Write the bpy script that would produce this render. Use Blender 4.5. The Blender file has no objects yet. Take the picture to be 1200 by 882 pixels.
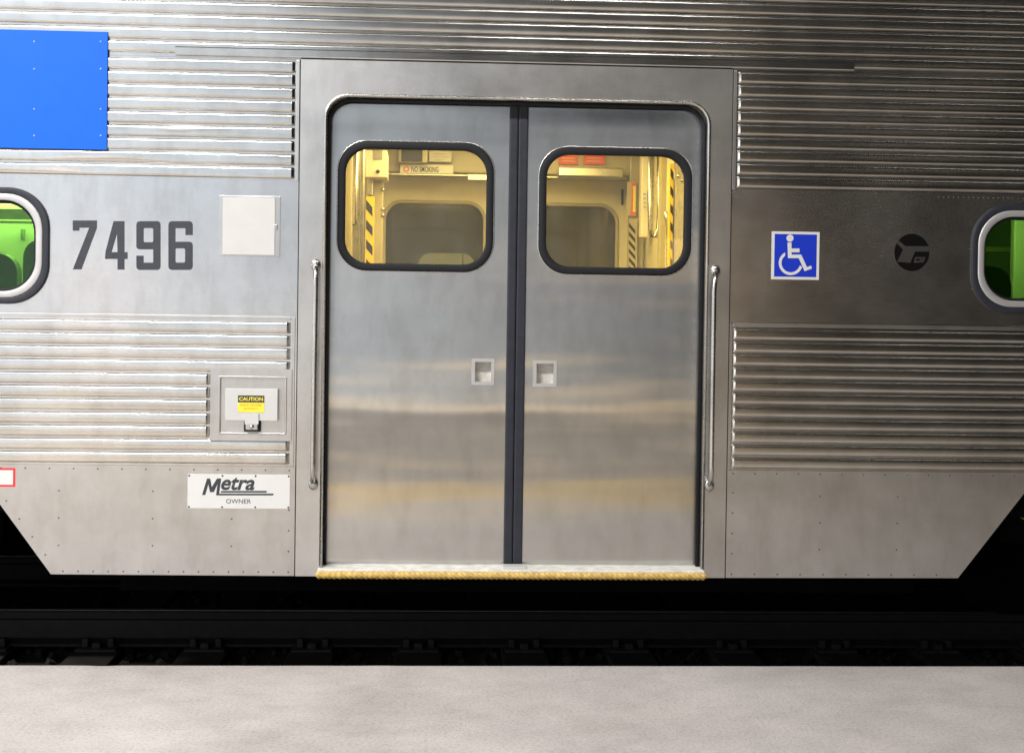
import bpy, bmesh, math, random
from mathutils import Vector, Matrix, noise
random.seed(4)
S = bpy.context.scene
C = S.collection
R = math.radians
PI = math.pi

# ------------------------------------------------------------------ camera
FPX, PX, PY, DIST, CZ = 1650.0, 600.0, 400.0, 6.0, 1.42
YAW, PITCH, ROLL = R(3.026), R(-0.976), R(0.804)
fwd = Vector((math.sin(YAW)*math.cos(PITCH), math.cos(YAW)*math.cos(PITCH), math.sin(PITCH)))
rt0 = Vector((math.cos(YAW), -math.sin(YAW), 0))
up0 = rt0.cross(fwd)
rt = math.cos(ROLL)*rt0 + math.sin(ROLL)*up0
upv = -math.sin(ROLL)*rt0 + math.cos(ROLL)*up0
cam = bpy.data.cameras.new('camera'); co = bpy.data.objects.new('camera', cam); C.objects.link(co)
m = Matrix.Identity(4)
for i in range(3):
    m[i][0] = rt[i]; m[i][1] = upv[i]; m[i][2] = -fwd[i]
m[0][3], m[1][3], m[2][3] = 0, -DIST, CZ
co.matrix_world = m
cam.sensor_width = 36; cam.lens = FPX/1200*36
cam.shift_y = -(441-PY)/1200
cam.clip_end = 400
S.camera = co

# ------------------------------------------------------------------ world, lamps, exposure
w = bpy.data.worlds.new('World'); S.world = w; w.use_nodes = True
w.node_tree.nodes['Background'].inputs[0].default_value = (1.0, 0.97, 0.93, 1)
w.node_tree.nodes['Background'].inputs[1].default_value = 0.008
S.view_settings.view_transform = 'Standard'; S.view_settings.look = 'None'
S.view_settings.exposure = 0.0; S.view_settings.gamma = 1.0
S.view_settings.use_curve_mapping = False

def area(name, loc, target, sx, sy, power, col):
    L = bpy.data.lights.new(name, 'AREA'); L.shape = 'RECTANGLE'; L.size = sx; L.size_y = sy
    L.energy = power; L.color = col
    o = bpy.data.objects.new(name, L); C.objects.link(o)
    o.location = loc
    o.rotation_euler = (Vector(target)-Vector(loc)).to_track_quat('-Z', 'Y').to_euler()
    return o
# added panels: the shed's open left side, then dimmer steps to grade steel reflections
def light_panel(name, x0, x1, z0, z1, y, L, col):
    return area(name, ((x0+x1)/2, y, (z0+z1)/2), ((x0+x1)/2, 0, (z0+z1)/2), x1-x0, z1-z0, L*PI*(x1-x0)*(z1-z0), col)
light_panel('reflection_panel', -16, -4.2, 0.0, 9, -13, 1.42, (0.79, 0.89, 1.0))
light_panel('reflection_panel', -4.2, -1.6, 0.0, 6.5, -13, 1.25, (0.79, 0.89, 1.0))
light_panel('reflection_panel', -1.6, 1.2, 0.0, 4.15, -13, 0.60, (0.98, 0.99, 1.0))  # unseen dimmer panel, kept low so the door tops reflect dark
light_panel('reflection_panel', 1.2, 2.9, 0.0, 3.9, -13, 0.48, (1.0, 0.96, 0.9))
area('daylight_end', (-15, -3.0, 2.6), (0, -1.2, 1.2), 6, 5, 2.5*PI*30, (1.0, 0.98, 0.95))
# glowing low strip added to put a warm band in the doors' reflection
area('warm_band_strip', (-1.0, -12.6, 0.30), (-1.0, 0, 0.30), 10, 0.16, 3.0*PI*1.6, (1.0, 0.68, 0.30))
# lamps hanging over the platform
for x, e in ((-5.5, 640), (-2.2, 430), (1.1, 88), (4.4, 8)):
    area('platform_lamp', (x, -3.9, 5.6), (x, -3.9, 0), 1.6, 0.35, e, (1.0, 0.96, 0.90))
# smaller lamps farther down the platform
area('far_lamp', (4.6, -8.5, 3.4), (2, 0, 2), 0.30, 0.30, 0.35, (1.0, 0.90, 0.72))
area('far_lamp', (7.4, -13.5, 4.6), (2.3, 0, 2), 0.5, 0.5, 0.8, (1.0, 0.88, 0.66))
area('far_lamp', (2.3, -5.5, 3.6), (1.2, 0, 2), 0.18, 0.18, 0.13, (1.0, 0.85, 0.6))

area('warm_lamp', (2.62, -9, 2.05), (1, 0, 1.6), 0.34, 0.5, 3.5*PI*0.17, (1.0, 0.62, 0.25))
area('warm_lamp', (-3.7, -9, 1.72), (-1.4, 0, 1.6), 0.5, 0.3, 6*PI*0.15, (1.0, 0.55, 0.25))

# ------------------------------------------------------------------ pixel -> point on a plane of constant depth
def W(px, py, Y=0.0):
    d = (px-PX)/FPX*rt - (py-PY)/FPX*upv + fwd
    t = (DIST+Y)/d.y
    return d.x*t, CZ + d.z*t
def WX(px, py, Y=0.0): return W(px, py, Y)[0]
def WZ(px, py, Y=0.0): return W(px, py, Y)[1]

# ------------------------------------------------------------------ materials
MATS = {}
def newmat(name):
    mt = bpy.data.materials.new(name); mt.use_nodes = True
    nt = mt.node_tree; b = nt.nodes['Principled BSDF']; MATS[name] = mt
    return mt, nt, b
def nd(nt, typ, **kw):
    n = nt.nodes.new(typ)
    for k, v in kw.items(): setattr(n, k, v)
    return n
def coords(nt, scale):
    g = nd(nt, 'ShaderNodeNewGeometry'); mp = nd(nt, 'ShaderNodeMapping'); mp.inputs['Scale'].default_value = scale
    nt.links.new(g.outputs['Position'], mp.inputs['Vector']); return mp.outputs[0]
def noise_n(nt, scale_vec, detail=3, sc=1.0, rough=0.5):
    n = nd(nt, 'ShaderNodeTexNoise'); n.inputs['Scale'].default_value = sc
    n.inputs['Detail'].default_value = detail; n.inputs['Roughness'].default_value = rough
    nt.links.new(coords(nt, scale_vec), n.inputs['Vector']); return n.outputs['Fac']
def ramp(nt, fac, stops):
    r = nd(nt, 'ShaderNodeValToRGB'); e = r.color_ramp.elements
    while len(e) > 1: e.remove(e[-1])
    e[0].position, e[0].color = stops[0][0], (*stops[0][1], 1)
    for p, c in stops[1:]:
        k = e.new(p); k.color = (*c, 1)
    nt.links.new(fac, r.inputs[0]); return r.outputs[0]
def bump(nt, h, strength, dist, prev=None):
    b = nd(nt, 'ShaderNodeBump'); b.inputs['Strength'].default_value = strength; b.inputs['Distance'].default_value = dist
    nt.links.new(h, b.inputs['Height'])
    if prev is not None: nt.links.new(prev, b.inputs['Normal'])
    return b.outputs[0]
def maprange(nt, v, a, b):
    n = nd(nt, 'ShaderNodeMapRange'); n.inputs['To Min'].default_value = a; n.inputs['To Max'].default_value = b
    n.inputs['From Min'].default_value = 0.25; n.inputs['From Max'].default_value = 0.75
    nt.links.new(v, n.inputs['Value']); return n.outputs[0]

def steel(name, base=(0.62, 0.61, 0.60), rough=(0.18, 0.28), grain=(260, 260, 9), wav=(1.4, 1.4, 3.0), wd=0.004, aniso=0.0, dirt=0.25, fine=0.00007, dents=0.0):
    mt, nt, b = newmat(name)
    b.inputs['Metallic'].default_value = 1
    g = noise_n(nt, grain, 4, 1, 0.6)
    blot = noise_n(nt, (2.2, 2.2, 3.1), 6, 1, 0.62)
    d2 = noise_n(nt, (11, 11, 4), 5, 1, 0.65)
    lo = tuple(c*(1-dirt) for c in base)
    c1 = ramp(nt, blot, [(0.28, lo), (0.6, base)])
    c2 = ramp(nt, d2, [(0.3, (0.86, 0.85, 0.83)), (0.55, (1, 1, 1))])
    mx = nd(nt, 'ShaderNodeMix', data_type='RGBA', blend_type='MULTIPLY'); mx.inputs['Factor'].default_value = 0.8
    nt.links.new(c1, mx.inputs['A']); nt.links.new(c2, mx.inputs['B'])
    nt.links.new(mx.outputs['Result'], b.inputs['Base Color'])
    ma = nd(nt, 'ShaderNodeMath', operation='MULTIPLY_ADD')
    nt.links.new(blot, ma.inputs[0]); ma.inputs[1].default_value = 0.55
    mm = nd(nt, 'ShaderNodeMath', operation='MULTIPLY'); nt.links.new(g, mm.inputs[0]); mm.inputs[1].default_value = 0.45
    nt.links.new(mm.outputs[0], ma.inputs[2])
    nt.links.new(maprange(nt, ma.outputs[0], *rough), b.inputs['Roughness'])
    wv = noise_n(nt, wav, 2, 1, 0.45)
    n = bump(nt, wv, 1.0, wd)
    if dents: n = bump(nt, noise_n(nt, (2.5, 2.5, 3.5), 0, 1, 0.5), 1.0, dents, n)
    n = bump(nt, g, 0.35, fine, n)
    nt.links.new(n, b.inputs['Normal'])
    if aniso:
        b.inputs['Anisotropic'].default_value = aniso
        cx = nd(nt, 'ShaderNodeCombineXYZ'); cx.inputs[0].default_value = 1
        nt.links.new(cx.outputs[0], b.inputs['Tangent'])
    return mt
steel('steel_band', rough=(0.20, 0.30), grain=(14, 260, 300), wav=(1.6, 1.6, 2.2), wd=0.005, aniso=0.2, dirt=0.14, dents=0.0004)
steel('steel_flute', base=(0.66, 0.645, 0.62), rough=(0.17, 0.24), grain=(10, 300, 300), wav=(2.0, 2.0, 3), wd=0.0004, dirt=0.2)
steel('steel_door', base=(0.58, 0.575, 0.56), rough=(0.18, 0.25), grain=(300, 300, 7), wav=(0.45, 0.45, 3.4), wd=0.006, aniso=0.97, dirt=0.12, fine=0.00005, dents=0.0009)
steel('steel_frame', rough=(0.28, 0.38), grain=(120, 120, 120), wav=(2, 2, 2), wd=0.002, dirt=0.15)
steel('steel_skirt', rough=(0.30, 0.40), grain=(200, 200, 12), wav=(0.5, 0.5, 2.0), wd=0.006, aniso=0.4, dirt=0.2)
steel('steel_bright', base=(0.62, 0.61, 0.59), rough=(0.24, 0.30), grain=(40, 40, 40), wd=0.0, fine=0.0)
steel('steel_inside', base=(0.6, 0.58, 0.52), rough=(0.22, 0.34), grain=(200, 200, 10), wav=(2, 2, 4), wd=0.004)

def paint(name, col, rough=0.45, var=0.12, spec=0.5, nscale=9.0, bumpd=0.0, metallic=0.0):
    mt, nt, b = newmat(name)
    f = noise_n(nt, (nscale,)*3, 6, 1, 0.65)
    nt.links.new(ramp(nt, f, [(0.3, tuple(c*(1-var) for c in col)), (0.65, col)]), b.inputs['Base Color'])
    b.inputs['Roughness'].default_value = rough; b.inputs['Metallic'].default_value = metallic
    b.inputs['Specular IOR Level'].default_value = spec
    if bumpd:
        f2 = noise_n(nt, (nscale*8,)*3, 4)
        nt.links.new(bump(nt, f2, 0.6, bumpd), b.inputs['Normal'])
    return mt
paint('blue_paint', (0.004, 0.115, 0.70), 0.5, 0.06, 0.25)
paint('sign_rivet', (0.30, 0.42, 0.62), 0.4, 0.1)
paint('sign_blue', (0.008, 0.035, 0.52), 0.35, 0.05)
paint('white_paint', (0.66, 0.66, 0.66), 0.4, 0.04)
paint('grey_white', (0.56, 0.56, 0.56), 0.4, 0.06)
paint('number_ink', (0.035, 0.04, 0.055), 0.5, 0.3, nscale=40)
paint('emblem_black', (0.006, 0.006, 0.006), 0.9, 0.2, 0.05)
paint('emblem_grey', (0.05, 0.048, 0.044), 0.9, 0.2, 0.05)
paint('lettering_ink', (0.035, 0.04, 0.05), 0.45, 0.1)
paint('rubber', (0.010, 0.011, 0.015), 0.6, 0.2, 0.3, nscale=30)
paint('alloy_frame', (0.55, 0.55, 0.56), 0.5, 0.15, metallic=0.6)
paint('pull_metal', (0.66, 0.64, 0.60), 0.5, 0.25, nscale=40, metallic=0.15)
paint('rivet_dark', (0.16, 0.155, 0.15), 0.5, 0.3, metallic=0.6)
paint('rubber_grey', (0.025, 0.028, 0.04), 0.55, 0.3, 0.35, nscale=25)
paint('yellow_label', (0.85, 0.72, 0.05), 0.5, 0.08)
paint('red_ink', (0.75, 0.03, 0.04), 0.5, 0.1)
paint('orange_label', (0.8, 0.11, 0.03), 0.5, 0.1)
paint('nosing_yellow', (0.74, 0.50, 0.14), 0.55, 0.55, nscale=45, bumpd=0.001)
paint('tread', (0.80, 0.79, 0.76), 0.5, 0.35, nscale=25, bumpd=0.001)
paint('hazard_yellow', (0.85, 0.6, 0.03), 0.45, 0.2)
paint('hazard_black', (0.02, 0.02, 0.02), 0.5, 0.2)
paint('cream_wall', (0.74, 0.69, 0.55), 0.38, 0.12, nscale=3)
paint('cream_trim', (0.45, 0.41, 0.28), 0.35, 0.15, nscale=5)
paint('saloon_wall', (0.62, 0.66, 0.60), 0.5, 0.1)
paint('seat_vinyl', (0.19, 0.26, 0.19), 0.5, 0.25)
paint('floor_rubber', (0.05, 0.05, 0.05), 0.6, 0.3)
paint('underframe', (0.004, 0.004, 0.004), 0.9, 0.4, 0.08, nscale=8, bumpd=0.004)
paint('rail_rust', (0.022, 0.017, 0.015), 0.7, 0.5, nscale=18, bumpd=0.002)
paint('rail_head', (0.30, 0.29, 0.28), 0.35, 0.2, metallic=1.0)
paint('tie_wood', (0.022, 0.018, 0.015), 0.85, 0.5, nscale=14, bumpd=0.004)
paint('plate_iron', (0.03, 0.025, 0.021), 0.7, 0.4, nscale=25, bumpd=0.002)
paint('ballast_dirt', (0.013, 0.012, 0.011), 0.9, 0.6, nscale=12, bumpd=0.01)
paint('dark_car', (0.05, 0.05, 0.045), 0.4, 0.3)
paint('tactile_yellow', (0.95, 0.62, 0.10), 0.6, 0.3, nscale=14, bumpd=0.002)

def concrete():
    mt, nt, b = newmat('concrete')
    a = noise_n(nt, (1.3,)*3, 8, 1, 0.7); f = noise_n(nt, (75,)*3, 6, 1, 0.75); st = noise_n(nt, (1.1, 1.6, 1), 7, 1, 0.75)
    sp = nd(nt, 'ShaderNodeTexVoronoi'); sp.inputs['Scale'].default_value = 55
    nt.links.new(coords(nt, (1, 1, 1)), sp.inputs['Vector'])
    c1 = ramp(nt, a, [(0.25, (0.34, 0.318, 0.314)), (0.7, (0.54, 0.512, 0.505))])
    c2 = ramp(nt, f, [(0.30, (0.58, 0.57, 0.56)), (0.52, (1, 1, 1))])
    c3 = ramp(nt, st, [(0.34, (0.70, 0.68, 0.66)), (0.52, (1, 1, 1))])
    c4 = ramp(nt, sp.outputs['Distance'], [(0.05, (0.60, 0.59, 0.58)), (0.16, (1, 1, 1))])
    cur = c1
    for c, k in ((c2, 0.9), (c3, 0.45), (c4, 0.55)):
        mx = nd(nt, 'ShaderNodeMix', data_type='RGBA', blend_type='MULTIPLY'); mx.inputs['Factor'].default_value = k
        nt.links.new(cur, mx.inputs['A']); nt.links.new(c, mx.inputs['B']); cur = mx.outputs['Result']
    nt.links.new(cur, b.inputs['Base Color'])
    b.inputs['Roughness'].default_value = 0.8
    nt.links.new(bump(nt, f, 0.7, 0.004), b.inputs['Normal'])
concrete()

def glass(name, tint, refl=1.0):
    mt, nt, b = newmat(name)
    nt.nodes.remove(b)
    tr = nd(nt, 'ShaderNodeBsdfTransparent'); tr.inputs[0].default_value = (*tint, 1)
    gl = nd(nt, 'ShaderNodeBsdfGlossy'); gl.inputs['Roughness'].default_value = 0.02
    fr = nd(nt, 'ShaderNodeFresnel'); fr.inputs[0].default_value = 1.5
    mu = nd(nt, 'ShaderNodeMath', operation='MULTIPLY'); mu.inputs[1].default_value = refl
    mx = nd(nt, 'ShaderNodeMixShader')
    nt.links.new(fr.outputs[0], mu.inputs[0]); nt.links.new(mu.outputs[0], mx.inputs[0])
    nt.links.new(tr.outputs[0], mx.inputs[1]); nt.links.new(gl.outputs[0], mx.inputs[2])
    nt.links.new(mx.outputs[0], nt.nodes['Material Output'].inputs[0])
glass('glass_clear', (0.95, 0.94, 0.88))
def film(name, amount):
    # thin film of dust and wipe marks on the outside of a pane
    nt = MATS[name].node_tree; out = nt.nodes['Material Output']; src = out.inputs[0].links[0].from_socket
    df = nd(nt, 'ShaderNodeBsdfDiffuse'); df.inputs[0].default_value = (0.6, 0.6, 0.58, 1)
    f = noise_n(nt, (9, 9, 5), 6, 1, 0.7); mx = nd(nt, 'ShaderNodeMixShader')
    nt.links.new(maprange(nt, f, 0.0, amount), mx.inputs[0])
    nt.links.new(src, mx.inputs[1]); nt.links.new(df.outputs[0], mx.inputs[2]); nt.links.new(mx.outputs[0], out.inputs[0])
film('glass_clear', 0.06)
def dust_and_reflection():
    mt, nt, b = newmat('glass_far'); nt.nodes.remove(b)
    tr = nd(nt, 'ShaderNodeBsdfTransparent'); tr.inputs[0].default_value = (0.75, 0.75, 0.6, 1)
    df = nd(nt, 'ShaderNodeBsdfDiffuse'); f = noise_n(nt, (5, 5, 5), 5)
    nt.links.new(ramp(nt, f, [(0.3, (0.09, 0.092, 0.075)), (0.7, (0.13, 0.13, 0.11))]), df.inputs[0])  # diffuse tone paints in the interior's reflection together with grime
    gl = nd(nt, 'ShaderNodeBsdfGlossy'); gl.inputs['Roughness'].default_value = 0.05
    mx = nd(nt, 'ShaderNodeMixShader'); mx.inputs[0].default_value = 0.5
    nt.links.new(tr.outputs[0], mx.inputs[1]); nt.links.new(df.outputs[0], mx.inputs[2])
    m2 = nd(nt, 'ShaderNodeMixShader'); m2.inputs[0].default_value = 0.05
    nt.links.new(mx.outputs[0], m2.inputs[1]); nt.links.new(gl.outputs[0], m2.inputs[2])
    nt.links.new(m2.outputs[0], nt.nodes['Material Output'].inputs[0])
dust_and_reflection()
glass('glass_green', (0.48, 0.72, 0.28), 0.9)
def emit(name, col, s):
    mt, nt, b = newmat(name)
    b.inputs['Base Color'].default_value = (0.8, 0.8, 0.8, 1)
    b.inputs['Emission Color'].default_value = (*col, 1); b.inputs['Emission Strength'].default_value = s
emit('tube_warm', (1.0, 0.80, 0.40), 3.0)
emit('tube_white', (1.0, 1.0, 0.9), 4.0)
emit('far_window_glow', (1.0, 0.85, 0.45), 1.3)

# ------------------------------------------------------------------ mesh helpers
def link(name, me, mat, parent=None):
    o = bpy.data.objects.new(name, me); C.objects.link(o)
    if mat: me.materials.append(MATS[mat])
    if parent: o.parent = parent
    return o
def from_bm(name, bm, mat, parent=None, smooth=False):
    me = bpy.data.meshes.new(name)
    bmesh.ops.recalc_face_normals(bm, faces=bm.faces[:])
    bm.to_mesh(me); bm.free()
    if smooth:
        for p in me.polygons: p.use_smooth = True
    return link(name, me, mat, parent)
def add_box(bm, x0, x1, y0, y1, z0, z1, bev=0.0):
    r = bmesh.ops.create_cube(bm, size=1)
    vs = r['verts']
    for v in vs:
        v.co = Vector((x0+(v.co.x+.5)*(x1-x0), y0+(v.co.y+.5)*(y1-y0), z0+(v.co.z+.5)*(z1-z0)))
    if bev:
        es = list({e for v in vs for e in v.link_edges})
        bmesh.ops.bevel(bm, geom=es, offset=bev, segments=2, affect='EDGES', profile=0.6)
def box(name, x0, x1, y0, y1, z0, z1, mat, parent=None, bev=0.0):
    bm = bmesh.new(); add_box(bm, min(x0, x1), max(x0, x1), min(y0, y1), max(y0, y1), min(z0, z1), max(z0, z1), bev)
    return from_bm(name, bm, mat, parent)
def rrect(x0, x1, z0, z1, r, n=8, rb=None):
    """outline of a rounded rectangle; rb = radius of the two bottom corners"""
    if rb is None: rb = r
    x0, x1 = min(x0, x1), max(x0, x1); z0, z1 = min(z0, z1), max(z0, z1)
    P = []
    for cx, cz, a0, q in ((x1-r, z1-r, 0, r), (x0+r, z1-r, 90, r), (x0+rb, z0+rb, 180, rb), (x1-rb, z0+rb, 270, rb)):
        if q <= 1e-6:
            P.append((cx, cz)); continue
        for i in range(n+1):
            a = R(a0+90*i/n); P.append((cx+q*math.cos(a), cz+q*math.sin(a)))
    return P
def add_plate(bm, outer, holes, y0, y1):
    """flat plate in the x-z plane with holes; y0 = front face, y1 = back face"""
    loops = [outer]+list(holes); es = []; lv = []
    for L in loops:
        vs = [bm.verts.new((x, y0, z)) for x, z in L]; lv.append(vs)
        for i in range(len(vs)): es.append(bm.edges.new((vs[i], vs[(i+1) % len(vs)])))
    r = bmesh.ops.triangle_fill(bm, use_beauty=True, use_dissolve=False, edges=es)
    fs = [g for g in r['geom'] if isinstance(g, bmesh.types.BMFace)]
    if y1 is None or abs(y1-y0) < 1e-7: return fs
    mp = {}
    for vs in lv:
        for v in vs: mp[v] = bm.verts.new((v.co.x, y1, v.co.z))
    for f in fs: bm.faces.new([mp[v] for v in reversed(f.verts)])
    for vs in lv:
        for i in range(len(vs)):
            a, b = vs[i], vs[(i+1) % len(vs)]
            bm.faces.new((a, b, mp[b], mp[a]))
    return fs
def plate(name, outer, holes, y0, y1, mat, parent=None):
    bm = bmesh.new(); add_plate(bm, outer, holes, y0, y1)
    return from_bm(name, bm, mat, parent)
def add_tube(bm, pts, rad, n=10, caps=True):
    pts = [Vector(p) for p in pts]; rings = []
    ref = Vector((0.123, 0.97, 0.2))
    for i, p in enumerate(pts):
        t = (pts[min(i+1, len(pts)-1)]-pts[max(i-1, 0)]).normalized()
        a = t.cross(ref).normalized(); b = t.cross(a)
        r = rad[i] if isinstance(rad, (list, tuple)) else rad
        rings.append([bm.verts.new(p+r*(math.cos(2*PI*k/n)*a+math.sin(2*PI*k/n)*b)) for k in range(n)])
    for i in range(len(rings)-1):
        for k in range(n):
            bm.faces.new((rings[i][k], rings[i][(k+1) % n], rings[i+1][(k+1) % n], rings[i+1][k]))
    if caps: bm.faces.new(rings[0]); bm.faces.new(list(reversed(rings[-1])))
def tube(name, pts, rad, mat, parent=None, n=10):
    bm = bmesh.new(); add_tube(bm, pts, rad, n); return from_bm(name, bm, mat, parent, True)
def ring(name, outer, inner, y0, y1, mat, parent=None, crown=0.0):
    """frame between two outlines with the same number of points, its face slightly crowned"""
    n = len(outer); bm = bmesh.new(); prof = []
    k = 6
    for j in range(k+1):
        s = j/k
        y = y0 - crown*math.sin(PI*s)
        prof.append([bm.verts.new((o[0]*(1-s)+i[0]*s, y, o[1]*(1-s)+i[1]*s)) for o, i in zip(outer, inner)])
    bi = [bm.verts.new((i[0], y1, i[1])) for i in inner]; bo = [bm.verts.new((o[0], y1, o[1])) for o in outer]
    L = [bo]+prof+[bi]
    for a, b in zip(L[:-1], L[1:]):
        for q in range(n): bm.faces.new((a[q], a[(q+1) % n], b[(q+1) % n], b[q]))
    o = from_bm(name, bm, mat, parent, True)
    return o
def add_rivet(bm, x, z, y, r=0.004, h=0.0018):
    vs = []; n = 7
    for q, (rr, hh) in enumerate(((r, 0.0), (r*0.8, h*0.7))):
        vs.append([bm.verts.new((x+rr*math.cos(2*PI*k/n), y-hh, z+rr*math.sin(2*PI*k/n))) for k in range(n)])
    c = bm.verts.new((x, y-h, z))
    for k in range(n):
        bm.faces.new((vs[0][k], vs[0][(k+1) % n], vs[1][(k+1) % n], vs[1][k]))
        bm.faces.new((vs[1][k], vs[1][(k+1) % n], c))
def rivets(name, pts, y, mat, parent, r=0.004, h=0.0018):
    bm = bmesh.new()
    for x, z in pts: add_rivet(bm, x, z, y, r, h)
    o = from_bm(name, bm, mat, parent, True); o['kind'] = 'stuff'; return o
def text(name, s, x0, x1, z0, z1, y, mat, parent, shear=0.0, bold=0.0):
    cu = bpy.data.curves.new(name, 'FONT'); cu.body = s; cu.shear = shear; cu.offset = bold; cu.resolution_u = 4
    t = bpy.data.objects.new(name, cu); C.objects.link(t)
    bpy.context.view_layer.update()
    dg = bpy.context.evaluated_depsgraph_get()
    me = bpy.data.meshes.new_from_object(t.evaluated_get(dg))
    bpy.data.objects.remove(t); bpy.data.curves.remove(cu)
    xs = [v.co.x for v in me.vertices]; ys = [v.co.y for v in me.vertices]
    a, b, c, d = min(xs), max(xs), min(ys), max(ys)
    for v in me.vertices:
        v.co = Vector((x0+(v.co.x-a)/(b-a)*(x1-x0), y, z0+(v.co.y-c)/(d-c)*(z1-z0)))
    me.name = name; me.materials.clear()
    return link(name, me, mat, parent)
def empty(name, loc=(0, 0, 0)):
    o = bpy.data.objects.new(name, None); C.objects.link(o); o.location = loc; o.empty_display_size = 0.2; return o
def tag(o, label=None, cat=None, group=None, kind=None):
    if label: o['label'] = label
    if cat: o['category'] = cat
    if group: o['group'] = group
    if kind: o['kind'] = kind
    return o

# ------------------------------------------------------------------ measures (metres, from the photograph)
XL, XR = -5.2, 7.0                                   # extent of the car that is built
FR_X0, FR_X1 = -0.590, 1.248                         # door surround
FR_Z1 = CZ+1.074; SK_Z0 = CZ-1.108
OP_X0, OP_X1 = -0.481, 1.147                         # door opening
OP_Z1 = WZ(600, 117, 0); DOOR_Z0 = WZ(600, 661, 0.078)
U_Z0 = CZ+0.567; U_P = 0.0558                        # upper fluting
L_Z1 = CZ-0.030; L_Z0 = CZ-0.6395; L_N = 11; L_P = (L_Z1-L_Z0)/L_N
ROOF_Z = CZ+2.35; FLOOR_Z = CZ-1.0
FAR_Y = 3.02

# ================================================================== structure: platform, track bed
def platform():
    bm = bmesh.new()
    rn = 0.06
    prof = [(-0.235, -0.75), (-0.235, -rn)]
    for i in range(1, 9):
        a = R(90*i/8); prof.append((-0.235-rn+rn*math.cos(a), -rn+rn*math.sin(a)))
    prof += [(-0.6, 0.0), (-4.55, 0.0)]
    xs = [-30, -8]+[-7.5+0.03*i for i in range(530)]+[9, 30]
    rows = []
    for x in xs:
        j = 0.010*noise.noise(Vector((x*1.3, 0, 2)))+0.006*noise.noise(Vector((x*7, 3, 1)))
        chip = max(0.0, noise.noise(Vector((x*4.1, 9, 5)))-0.35)*0.05
        rows.append([bm.verts.new((x, y+(j-chip if 1 <= i <= 7 else j*0.3 if i < 10 else 0), z-(chip*0.5 if 2 <= i <= 8 else 0))) for i, (y, z) in enumerate(prof)])
    for r0, r1 in zip(rows[:-1], rows[1:]):
        for i in range(len(prof)-1): bm.faces.new((r0[i], r1[i], r1[i+1], r0[i+1]))
    o = from_bm('platform', bm, 'concrete', None, True); tag(o, kind='structure')
    bm = bmesh.new()
    add_box(bm, -30, 30, -5.40, -4.55, -0.06, 0.004)
    tag(from_bm('platform_yellow_strip', bm, 'tactile_yellow'), kind='structure')
    bm = bmesh.new()
    add_box(bm, -30, 30, -12.95, -5.40, -0.4, 0.0)  # unseen paving added so the doors reflect paler ground
    tag(from_bm('unseen_platform_slab', bm, 'concrete'), kind='structure')
platform()
bm = bmesh.new()
vs = [bm.verts.new(p) for p in ((-60, -16, -0.235), (60, -16, -0.235), (60, 45, -0.235), (-60, 45, -0.235))]
bm.faces.new(vs)
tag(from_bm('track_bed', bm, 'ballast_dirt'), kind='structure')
# loose ballast stones lying between the ties
V, F = [], []
CUBE = [(x, y, z) for x in (-.5, .5) for y in (-.5, .5) for z in (-.5, .5)]
for k in range(5200):
    x = random.uniform(-6, 7.5); y = random.uniform(-0.1, 3.2); s_ = random.uniform(0.02, 0.045)
    q = Matrix.Rotation(random.uniform(0, 6.28), 3, Vector((random.random(), random.random(), random.random()+.1)).normalized())
    n0 = len(V)
    for c in CUBE: V.append(q @ (Vector(c)*s_*random.uniform(0.6, 1.0)) + Vector((x, y, -0.228+s_*0.2)))
    F += [tuple(n0+i for i in f) for f in ((0, 1, 3, 2), (4, 6, 7, 5), (0, 4, 5, 1), (2, 3, 7, 6), (0, 2, 6, 4), (1, 5, 7, 3))]
me = bpy.data.meshes.new('ballast'); me.from_pydata(V, [], F); me.update()
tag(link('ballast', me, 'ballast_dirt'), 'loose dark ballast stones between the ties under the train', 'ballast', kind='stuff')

# ================================================================== track
track = tag(empty('railway_track', (0.33, 1.6, -0.2)), 'dark railway track with rusty rails and wooden ties running under the train', 'track')
track_inv = Matrix.Translation(track.location).inverted()
def adopt(o, parent):
    o.parent = parent; o.matrix_parent_inverse = parent.matrix_world.inverted() if parent.type != 'EMPTY' else Matrix.Translation(parent.location).inverted()
    return o
def rail_mesh(yc, top):
    prof = [(-0.07, -0.165), (-0.07, -0.152), (-0.012, -0.135), (-0.009, -0.05), (-0.034, -0.038), (-0.036, -0.008), (-0.028, 0.0)]
    full = prof+[(-a, b) for a, b in reversed(prof)]
    bm = bmesh.new()
    A = [bm.verts.new((-14, yc+a, top+b)) for a, b in full]; B = [bm.verts.new((16, yc+a, top+b)) for a, b in full]
    n = len(full)
    for i in range(n): bm.faces.new((A[i], A[(i+1) % n], B[(i+1) % n], B[i]))
    bm.faces.new(A); bm.faces.new(list(reversed(B)))
    return bm
RT = WZ(200, 714, 0.9)
for yc in (0.90, 2.40):
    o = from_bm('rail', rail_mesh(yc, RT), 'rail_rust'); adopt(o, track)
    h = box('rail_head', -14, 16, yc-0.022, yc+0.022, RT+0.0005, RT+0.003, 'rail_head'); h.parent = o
TX0 = WX(115, 757, 0.8)
tie_me = box('tie', -0.11, 0.11, 0.25, 3.05, -0.235, RT-0.172, 'tie_wood', None, 0.008)
plate_o = box('tie_plate', -0.095, 0.095, 0.74, 1.06, RT-0.171, RT-0.158, 'plate_iron', None, 0.003)
clips = [box('rail_clip', a, b, c, d, RT-0.16, e, 'plate_iron', None, 0.006) for a, b, c, d, e in
         ((-0.075, -0.045, 0.79, 0.835, RT-0.118), (0.045, 0.075, 0.79, 0.835, RT-0.118), (-0.02, 0.02, 0.755, 0.80, RT-0.130))]
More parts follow.
